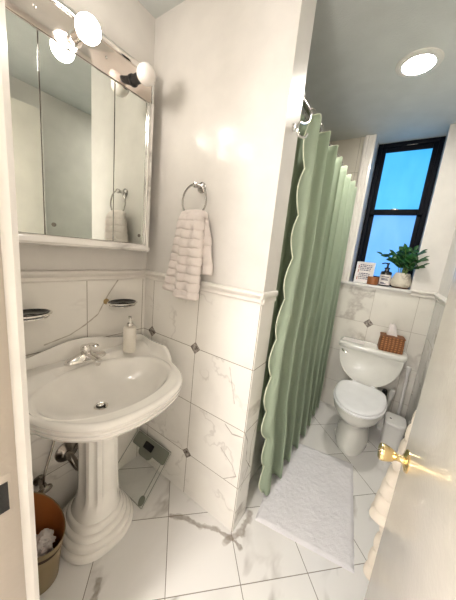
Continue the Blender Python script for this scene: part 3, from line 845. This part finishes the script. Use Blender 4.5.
def cpath(v):
    """plan path of the curtain at height fraction v (0 top, 1 bottom)"""
    out = []
    n = 300
    amp = .034+.020*v
    for i in range(n+1):
        u = i/n
        y0 = lead(v); yy = y0+(2.64-y0)*u
        ph = 2*PI*NF*u
        a = amp*(1+.35*noise.noise(Vector((u*6, 2, v*1.2))))
        x = -.452+.016*v + a*sin(ph-.15)*min(1, .35+u*12)+.006*noise.noise(Vector((u*12, 5, v*1)))
        y = yy+.022*sin(2*ph+.4+v)*(.6+.4*v)+.008*noise.noise(Vector((u*7, 8, v*1)))
        out.append((x, y))
    return out
bm = bmesh.new(); rs = []; m = 60
ZT, ZBt = 2.128, .035
CP = []
for i in range(m+1):
    v = i/m; p = cpath(v); CP.append(p); r = []
    n = len(p)-1
    for j, (x, y) in enumerate(p):
        u = j/n
        z = ZT+(ZBt-ZT)*v
        if v < .12: z += .03*abs(sin(PI*u*NF*2.0+.5))*(1-v/.12)
        # scalloped leading edge
        if j < 10:
            k_ = (1-j/10); s_ = abs(sin(v*PI*10)); y += -.046*k_*s_; x += -.004*k_*s_
        r.append(Vector((x, y, z)))
    rs.append(r)
loft(bm, rs, False, False, closed=False)
cu = obj('shower_curtain', bm, CURT, smooth=80); tag(cu, 'sage green pleated shower curtain hanging from the white rod', 'curtain')
md = cu.modifiers.new('thick', 'SOLIDIFY'); md.thickness = .002
edge_ = []
for i in range(241):
    v = i/240*m; a = int(min(v, m-1)); f = v-a
    p0, p1 = rs[a][0], rs[a+1][0]
    vv = i/240
    x, y = [(1-f)*CP[a][0][q]+f*CP[a+1][0][q] for q in (0, 1)]
    s_ = abs(sin(vv*PI*10)); edge_.append(Vector((x-.004*s_+.001, y-.046*s_, ZT+(ZBt-ZT)*vv)))
bm = bmesh.new(); tube(bm, edge_, .0035, 6)
tube(bm, [p+Vector((.001, 0, .001)) for p in rs[0]], .0024, 6)
obj('piping', bm, PIPING, cu)
# liner (darker inner layer)
bm = bmesh.new(); rs2 = []
for i in range(31):
    v = i/30; r = []
    for j in range(161):
        u = j/160
        r.append(Vector((-.522+.008*sin(2*PI*13*u)+.004*v, 1.15+1.50*u+.008*sin(u*40), 2.18+(.44-2.18)*v)))
    rs2.append(r)
loft(bm, rs2, False, False, closed=False)
ln = obj('curtain_liner', bm, CURT, smooth=80); tag(ln, 'plain inner green curtain panel half hidden behind the scalloped edge of the sage curtain', 'curtain')
# rings
base = None
RINGN = 10
for i in range(RINGN):
    u = (i+.35)/RINGN; y = 1.235+(2.66-1.235)*u
    if base is None:
        bm = bmesh.new(); tube(bm, [Vector((.026*cos(2*PI*j/28), .004*sin(4*PI*j/28), .026*sin(2*PI*j/28))) for j in range(28)], .0022, 8, closed=True)
        lathe(bm, [(.001, -.004), (.005, -.002), (.005, .002), (.001, .004)], (.0, 0, -.026), n=10)
        base = obj('curtain_ring', bm, CHROME); o = base
    else:
        o = base.copy(); C.objects.link(o)
    o.location = (RX+.004, y, RZ2-.008); o.rotation_euler = (0, 0, .35*sin(i*2.3))
    tag(o, 'small metal shower curtain ring hanging on the white rod', 'curtain ring', 'curtain rings on the shower rod')
# hook on the partition end
T = thing('wall_hook', (XP, 1.12, 2.0), 'curved white metal hook on the end of the partition near the rod', 'hook')
bm = bmesh.new(); lathe(bm, [(.001, 0), (.016, 0), (.016, .004), (.008, .009), (.001, .009)], (XP, 1.075, 2.03), (1, 0, 0), n=20); obj('wall_plate', bm, CHROME, T)
bm = bmesh.new(); tube(bm, smoothpath([(XP+.02, 1.20, 2.135), (XP+.026, 1.17, 2.09), (XP+.026, 1.12, 2.058), (XP+.024, 1.078, 2.045), (XP+.024, 1.06, 2.015), (XP+.034, 1.075, 1.992), (XP+.046, 1.10, 1.997), (XP+.05, 1.112, 2.012)], 8), .0055, 10)
tube(bm, [(XP+.006, 1.075, 2.03), (XP+.024, 1.072, 2.038)], .005, 8)
obj('hook_arm', bm, CHROME, T)

# ------------------------------------------------------------------ toilet
TCX = -.055
T = thing('toilet', (TCX, 2.35, 0), 'white two-piece toilet with closed lid against the back wall', 'toilet')
def egg(cx, yf, yb, w, z, n=64, back=2.6):
    """rounded front at yf (towards the viewer), squarer back at yb"""
    r = []
    cy = yf+(yb-yf)*.58
    for i in range(n):
        a = 2*PI*i/n; c_, s_ = cos(a), sin(a)
        if s_ < 0: x = w*math.copysign(abs(c_)**(2/2.1), c_); y = cy+(cy-yf)*(-abs(s_)**(2/2.1))
        else: x = w*math.copysign(abs(c_)**(2/back), c_); y = cy+(yb-cy)*abs(s_)**(2/back)
        r.append(Vector((cx+x, y, z)))
    return r
bm = bmesh.new()
BR = [(2.045, 2.60, .128, 0), (2.04, 2.60, .132, .01), (2.045, 2.60, .128, .05), (2.07, 2.59, .115, .12), (2.08, 2.58, .108, .19), (2.065, 2.57, .115, .235), (2.02, 2.56, .140, .275),
      (1.965, 2.55, .170, .315), (1.925, 2.54, .187, .355), (1.91, 2.53, .193, .39), (1.907, 2.53, .194, .418), (1.915, 2.52, .188, .424), (1.96, 2.48, .15, .424)]
loft(bm, [egg(TCX, a, b, w, z) for a, b, w, z in BR]); 
box(bm, (TCX-.12, 2.44, .36), (TCX+.12, 2.66, .432), 0, .015)
obj('bowl', bm, PORC2, T, smooth=50)
bm = bmesh.new()
loft(bm, [egg(TCX, a, b, w, z, back=3.2) for a, b, w, z in ((1.905, 2.44, .190, .4255), (1.898, 2.445, .195, .430), (1.898, 2.445, .195, .439), (1.905, 2.44, .190, .4435))])
obj('seat', bm, SEATM, T, smooth=50)
bm = bmesh.new()
loft(bm, [egg(TCX, a, b, w, z, back=3.6) for a, b, w, z in ((1.91, 2.435, .183, .4445), (1.905, 2.44, .188, .449), (1.906, 2.44, .187, .457), (1.915, 2.43, .180, .4625), (1.95, 2.41, .155, .4655), (2.02, 2.36, .10, .467), (2.15, 2.25, .03, .4675))])
obj('lid', bm, SEATM, T, smooth=50)
for s in (-1, 1):
    bm = bmesh.new(); lathe(bm, [(.001, 0), (.012, .0), (.012, .03), (.001, .03)], (TCX+s*.075-.015, 2.445, .452), (1, 0, 0), n=14); obj('hinge', bm, SEATM, T)
    bm = bmesh.new(); lathe(bm, [(.001, 0), (.014, .0), (.013, .012), (.006, .02), (.001, .021)], (TCX+s*.128, 2.30, .0), n=16); obj('bolt_cap', bm, PORC2, T)
# tank: front outline tapering with rounded lower corners
tcx = -.054
fp = [(-.252, .745), (-.249, .70), (-.238, .64), (-.214, .575), (-.172, .515), (-.12, .470), (-.06, .445), (0, .438)]
fp = fp+[(-x, z) for x, z in reversed(fp[:-1])]
fo = smoothpath([(x, 0, z) for x, z in fp], 5)
bm = bmesh.new()
def trow(y, s, ins=0): return [Vector((tcx+p.x*s, y, .745-(.745-p.z)*(s if s < 1 else 1))) for p in fo]
loft(bm, [trow(2.475, .955), trow(2.462, .985), trow(2.458, .992), trow(2.47, 1) if 0 else trow(2.475, 1), trow(2.66, 1)][1:], True, True)
bmesh.ops.recalc_face_normals(bm, faces=bm.faces)
obj('tank', bm, PORC2, T, smooth=50)
bm = bmesh.new()
loft(bm, [ring((tcx, 2.557, 0), .268*s, .116*t, 64, 7, z=z) for s, t, z in ((.97, .96, .7455), (1, 1, .752), (1.01, 1.01, .774), (1.0, 1.0, .786), (.975, .95, .791), (.9, .8, .793))])
obj('tank_lid', bm, PORC2, T, smooth=50)
bm = bmesh.new(); lathe(bm, [(.001, 0), (.013, 0), (.013, .006), (.008, .012), (.001, .012)], (tcx-.222, 2.464, .715), (0, -1, 0), n=16)
tube(bm, smoothpath([(tcx-.222, 2.45, .715), (tcx-.20, 2.440, .710), (tcx-.17, 2.440, .700)], 5), .0055, 8); obj('flush_lever', bm, CHROME, T)
bm = bmesh.new(); lathe(bm, [(.001, 0), (.022, 0), (.022, .04), (.016, .05), (.001, .05)], (.118, 2.56, .375), n=16)
tube(bm, smoothpath([(.118, 2.56, .39), (.122, 2.58, .30), (.12, 2.62, .2), (.11, 2.69, .16)], 8), .008, 8); obj('supply_hose', bm, BLACKP, T)

# tissue box and folded paper on the tank lid
tz = .794
T = thing('tissue_box', (.078, 2.56, tz), 'brown wicker tissue box cover on the toilet tank', 'tissue box')
bm = bmesh.new()
q_ = lambda s, z: ring((.078, 2.56, 0), .088*s, .072*s, 48, 9, z=tz+z, ang=.12)
loft(bm, [q_(1.0, 0), q_(1.03, .004), q_(1.02, .06), q_(.97, .125), q_(.94, .132), q_(.5, .133)]); wb = obj('wicker_cover', bm, WICK, T, smooth=50)
bm = bmesh.new()
for zz in (.126,):
    tube(bm, [p for p in q_(.985, zz)], .005, 8, closed=True)
obj('woven_rim', bm, WICK, T)
bm = bmesh.new(); rs = []
for i in range(15):
    t = i/14; r = []
    for j in range(28):
        a = 2*PI*j/28
        w = (.030*(1-t)**.7+.012)*(1+.25*noise.noise(Vector((cos(a)*1.5, sin(a)*1.5, t*3))))
        r.append(Vector((.076-.02*t+w*cos(a), 2.56+w*.35*sin(a)+.006*sin(3*a), tz+.133+.10*t+.008*sin(2*a+1)*t)))
    rs.append(r)
loft(bm, rs); obj('tissue', bm, PAPER, T, smooth=60)
bm = bmesh.new(); box(bm, (-.30, 2.50, tz), (-.12, 2.60, tz+.006), 0, .002); box(bm, (-.285, 2.51, tz+.006), (-.15, 2.585, tz+.011), 0, .002)
for v in bm.verts: v.co.z += .003*noise.noise(v.co*20)+.002; 
o = obj('folded_paper', bm, PAPER); tag(o, 'folded white paper sheet on the left of the toilet tank lid', 'paper')

# canister, brush, plunger
CNX, CNY = .233, 2.44
T = thing('brush_canister', (CNX, CNY, 0), 'white rounded square bin beside the toilet', 'bin')
bm = bmesh.new(); q_ = lambda s, z: ring((CNX, CNY, 0), .076*s, .095*s, 48, 4.5, z=z)
loft(bm, [q_(.9, 0), q_(.93, .006), q_(1, .20), q_(1, .215)]); obj('bin_body', bm, WHITEP, T, smooth=50)
bm = bmesh.new(); loft(bm, [q_(1.0, .2155), q_(1.03, .218), q_(1.03, .235), q_(.98, .245), q_(.7, .250), q_(.3, .251)]); lid_ = obj('bin_lid', bm, WHITEP, T, smooth=50)
bm = bmesh.new(); box(bm, (CNX-.045, CNY-.03, .2505), (CNX-.03, CNY-.02, .2545), 0, .001); obj('lid_mark', bm, BLACKP, lid_)
T = thing('toilet_brush', (.135, 2.60, 0), 'white toilet brush with thick handle end standing behind the white bin', 'toilet brush')
bm = bmesh.new(); lathe(bm, [(.001, 0), (.040, 0), (.042, .005), (.038, .12), (.030, .13), (.001, .13)], (.160, 2.64, .0)); obj('holder', bm, WHITEP, T)
bm = bmesh.new(); tube(bm, [(.165, 2.635, .13), (.167, 2.62, .24), (.166, 2.58, .34), (.168, 2.55, .40), (.172, 2.535, .44), (.173, 2.53, .455)], [.009, .011, .017, .021, .020, .014], 14); obj('handle', bm, WHITEP, T)
T = thing('plunger', (.255, 2.61, 0), 'plunger with a slim white stick leaning by the back wall corner', 'plunger')
bm = bmesh.new(); lathe(bm, [(.001, .0), (.050, 0), (.051, .01), (.042, .05), (.022, .075), (.012, .09), (.001, .09)], (.262, 2.635, .0)); obj('rubber_cup', bm, BLACKP, T)
bm = bmesh.new(); tube(bm, [(.262, 2.63, .09), (.254, 2.60, .35), (.246, 2.575, .62), (.244, 2.57, .66)], [.012, .012, .013, .013], 12)
lathe(bm, [(.001, 0), (.016, .0), (.018, .01), (.016, .03), (.001, .035)], (.244, 2.57, .655), n=14); obj('stick', bm, WHITEP, T)

# ------------------------------------------------------------------ things on the sill
sz = WZ0+.005
T = thing('picture_frame', (-.27, 2.80, sz), 'small white framed print leaning at the left end of the window sill', 'picture')
fx0, fx1, fh = -.342, -.180, .205
def lean(bm):
    for v in bm.verts:
        h = v.co.z-sz; v.co.y += h*.16
bm = bmesh.new(); frame(bm, fx0, fx1, sz, sz+fh, .014, 2.785, 2.80); lean(bm); obj('frame', bm, WHITEP, T)
bm = mbox((fx0+.012, 2.791, sz+.012), (fx1-.012, 2.797, sz+fh-.012)); lean(bm); pr_ = obj('print', bm, PAPER, T, smooth=0)
for rr2 in range(9):
    z = sz+.038+rr2*.0165; x = fx0+.034
    if rr2 == 4: continue
    bm = bmesh.new()
    while x < fx1-.03:
        w = random.uniform(.008, .022); w = min(w, fx1-.024-x)
        box(bm, (x, 2.7895, z), (x+w, 2.792, z+random.choice((.006, .009))), 0); x += w+.004
    lean(bm); obj('printed_line', bm, INK, pr_, smooth=0)
for z in (.03, .10, .14):
    bm = mbox((fx0+.021, 2.7895, sz+z), (fx0+.027, 2.792, sz+z+.03)); lean(bm); obj('red_mark', bm, REDINK, pr_, smooth=0)
bm = bmesh.new(); lathe(bm, [(.001, 0), (.040, 0), (.046, .004), (.047, .070), (.045, .073), (.041, .061), (.039, .02), (.001, .018)], (-.172, 2.735, sz))
o = obj('wooden_cup', bm, WOOD); tag(o, 'short round brown wooden cup in front of the framed print', 'cup')
BS = 1.16
T = thing('soap_bottle', (-.077, 2.765, sz), 'dark pump bottle with white label on the window sill', 'bottle')
c = (-.077, 2.765, sz)
bm = bmesh.new(); lathe(bm, [(.001, 0), (.033, 0), (.036, .004), (.036, .118), (.032, .128), (.016, .134), (.014, .148), (.001, .148)], c); obj('bottle', bm, DARKG, T)
bm = bmesh.new(); lathe(bm, [(.0364, .012), (.0366, .012), (.0366, .100), (.0364, .100)], c, n=40, cap0=False, cap1=False); lb = obj('label', bm, PAPER, T)
bm = bmesh.new()
for z, a0, a1 in ((.078, -2.3, -.9), (.062, -2.3, -1.1), (.052, -2.2, -1.0), (.02, -2.3, -1.3), (.026, -2.3, -1.6)):
    rs = [[Vector((c[0]+.0369*cos(a0+(a1-a0)*i/12), c[1]+.0369*sin(a0+(a1-a0)*i/12), c[2]+z+dz)) for i in range(13)] for dz in (0, .006)]
    loft(bm, rs, False, False, closed=False)
obj('label_lines', bm, INK, lb, smooth=0)
bm = bmesh.new(); lathe(bm, [(.016, .1482), (.018, .149), (.018, .160), (.007, .164), (.006, .19), (.011, .192), (.011, .202), (.001, .204)], c, n=20)
tube(bm, [(c[0], c[1], c[2]+.198), (c[0]-.022, c[1]-.01, c[2]+.199), (c[0]-.038, c[1]-.018, c[2]+.192)], .005, 8); obj('pump', bm, BLACKP, T)
T.scale = (1.26, 1.2, 1.06)
# potted plant
P0 = Vector((.050, 2.752, sz))
T = thing('potted_plant', P0, 'green zz plant in a mottled cream pot at the right of the window sill', 'plant')
bm = bmesh.new(); lathe(bm, [(.001, 0), (.052, 0), (.056, .004), (.056, .010), (.001, .010)], P0); obj('saucer', bm, SAUCER, T)
bm = bmesh.new(); lathe(bm, [(.001, .0105), (.050, .0105), (.062, .020), (.068, .040), (.066, .065), (.056, .10), (.047, .122), (.045, .128), (.041, .126), (.045, .11), (.001, .108)], P0, n=48); obj('pot', bm, POTM, T)
bm = bmesh.new(); lathe(bm, [(.001, .1085), (.042, .1085), (.030, .113), (.001, .114)], P0, n=24); obj('soil', bm, plain('soil', (.05, .03, .02), .95), T)
rnd = random.Random(11)
sb = bmesh.new(); lbm = bmesh.new()
def leaf(bm, p, d, L_, w, nrm):
    d = d.normalized(); side = d.cross(nrm).normalized(); nn = side.cross(d).normalized()
    prof = ((0, .05), (.15, .55), (.4, 1), (.65, .85), (.85, .45), (1, .03)); prev = None
    for t, s in prof:
        c_ = p+d*L_*t-nn*(.15*L_*t*t)
        row = [bm.verts.new(c_-side*w*s+nn*w*.25*s), bm.verts.new(c_-nn*.0008), bm.verts.new(c_+side*w*s+nn*w*.25*s)]
        if prev:
            for i in range(2): bm.faces.new((prev[i], prev[i+1], row[i+1], row[i]))
        prev = row
STEMS = [(-.155, -.01, .17, 1), (-.085, .03, .19, 1), (-.02, -.04, .235, 1), (.035, .02, .235, 1), (.070, -.10, .205, 1), (.085, -.14, .15, 1), (-.085, -.05, .12, 0), (.0, .04, .17, 1), (.095, -.13, .09, 0), (.02, -.06, .15, 1), (-.04, .0, .21, 1)]
for dx, dy, h, _ in STEMS:
    b0 = P0+Vector((dx*.15, dy*.3, .112)); tip = P0+Vector((dx, dy, .118+h*.85))
    mid = b0.lerp(tip, .55)+Vector((-dx*.25, -dy*.2, h*.12))
    path = smoothpath([b0, mid, tip], 8)
    tube(sb, path, [.0035*(1-.6*i/len(path)) for i in range(len(path))], 6)
    nl = 3
    for q in range(nl):
        idx = int(len(path)*(.38+.6*q/nl)); p = path[min(idx, len(path)-1)]; td = (path[min(idx+1, len(path)-1)]-path[max(idx-1, 0)]).normalized()
        for sgn in (-1, 1):
            ax_ = Vector((rnd.uniform(-.5, .5)+sgn*1.0, rnd.uniform(-.7, .4), rnd.uniform(-.1, .5)))
            leaf(lbm, p, td*.6+ax_*.8, rnd.uniform(.044, .062), rnd.uniform(.023, .029), Vector((0, -.7, 1)))
    leaf(lbm, path[-1], Vector((dx*2, dy, .2)), .05, .014, Vector((0, -.6, 1)))
obj('stems', sb, LEAF2, T, smooth=60); lf = obj('leaves', lbm, LEAF, T, smooth=80)
md = lf.modifiers.new('thick', 'SOLIDIFY'); md.thickness = .0012
T.scale = (1.2, 1.0, 1.08)

# ------------------------------------------------------------------ ceiling light
LX, LY = -.12, 1.885
T = thing('ceiling_light', (LX, LY, ZC), 'round recessed ceiling light glowing above the toilet', 'ceiling light')
bm = bmesh.new(); lathe(bm, [(.078, 0), (.112, 0), (.110, .004), (.085, .012), (.078, .010)], (LX, LY, ZC-.0005), (0, 0, -1), n=48, cap0=False, cap1=False); obj('trim_ring', bm, plain('fixture_white', (.7, .68, .62), .4), T)
bm = bmesh.new(); lathe(bm, [(.001, 0), (.078, 0), (.078, .008), (.04, .012), (.001, .013)], (LX, LY, ZC-.0005), (0, 0, -1), n=48); obj('lens', bm, emis('ceiling_lens_glow', (1, .94, .86), 42), T)
# added hallway fill lamps behind the viewer, both out of view
T = thing('hall_fill_lamp', (-.35, -.62, ZC), 'added flush ceiling fill lamp in the hallway, unseen behind the viewer', 'ceiling light')
bm = bmesh.new(); lathe(bm, [(.001, 0), (.17, 0), (.165, .03), (.12, .055), (.001, .065)], (-.35, -.62, ZC-.001), (0, 0, -1), n=48); obj('fill_shade', bm, emis('hall_fill_glow', (1, .95, .92), 9), T)
T = thing('hall_fill_globe', (-.35, -1.3, 0), 'added hallway fill lamp with a large globe, unseen behind the viewer', 'floor lamp')  # added globe lamp, throws fill light onto sink, door and floor
bm = bmesh.new(); lathe(bm, [(.001, 0), (.14, 0), (.14, .015), (.02, .025), (.012, .05), (.012, 1.35), (.001, 1.35)], (-.35, -1.3, 0)); obj('pole', bm, DCHROME, T)
bm = bmesh.new(); lathe(bm, [(.19*sin(PI*i/20), 1.53-.19*cos(PI*i/20)) for i in range(21)], (-.35, -1.3, 0)); obj('fill_shade', bm, emis('fill_globe_glow', (1, .95, .92), 10), T)

# ------------------------------------------------------------------ world, camera, view
w = bpy.data.worlds.new('world'); bpy.context.scene.world = w; w.use_nodes = True
w.node_tree.nodes['Background'].inputs[0].default_value = (.25, .5, .9, 1); w.node_tree.nodes['Background'].inputs[1].default_value = 1
a, b, c = 0.5781540860325729, -0.19223487958323893, -0.10307849378548488
f = 248.555
yaw = Matrix(((cos(a), -sin(a), 0), (sin(a), cos(a), 0), (0, 0, 1)))
pit = Matrix(((1, 0, 0), (0, cos(b), -sin(b)), (0, sin(b), cos(b))))
rol = Matrix(((cos(c), 0, sin(c)), (0, 1, 0), (-sin(c), 0, cos(c))))
Mx = yaw @ pit @ rol
r_, f_, u_ = Mx.col[0], Mx.col[1], Mx.col[2]
R3 = Matrix((r_, u_, -f_)).transposed()
cam = bpy.data.cameras.new('camera'); co = bpy.data.objects.new('camera', cam); C.objects.link(co)
co.matrix_world = Matrix.Translation((0, 0, 1.5)) @ R3.to_4x4()
cam.sensor_fit = 'HORIZONTAL'; cam.sensor_width = 36; cam.lens = f/456*36; cam.clip_start = .01
bpy.context.scene.camera = co
vs_ = bpy.context.scene.view_settings
bpy.context.scene.view_settings.view_transform = 'Standard'; vs_.look = 'None'; vs_.exposure = 2.4; vs_.gamma = 1; vs_.use_curve_mapping = False
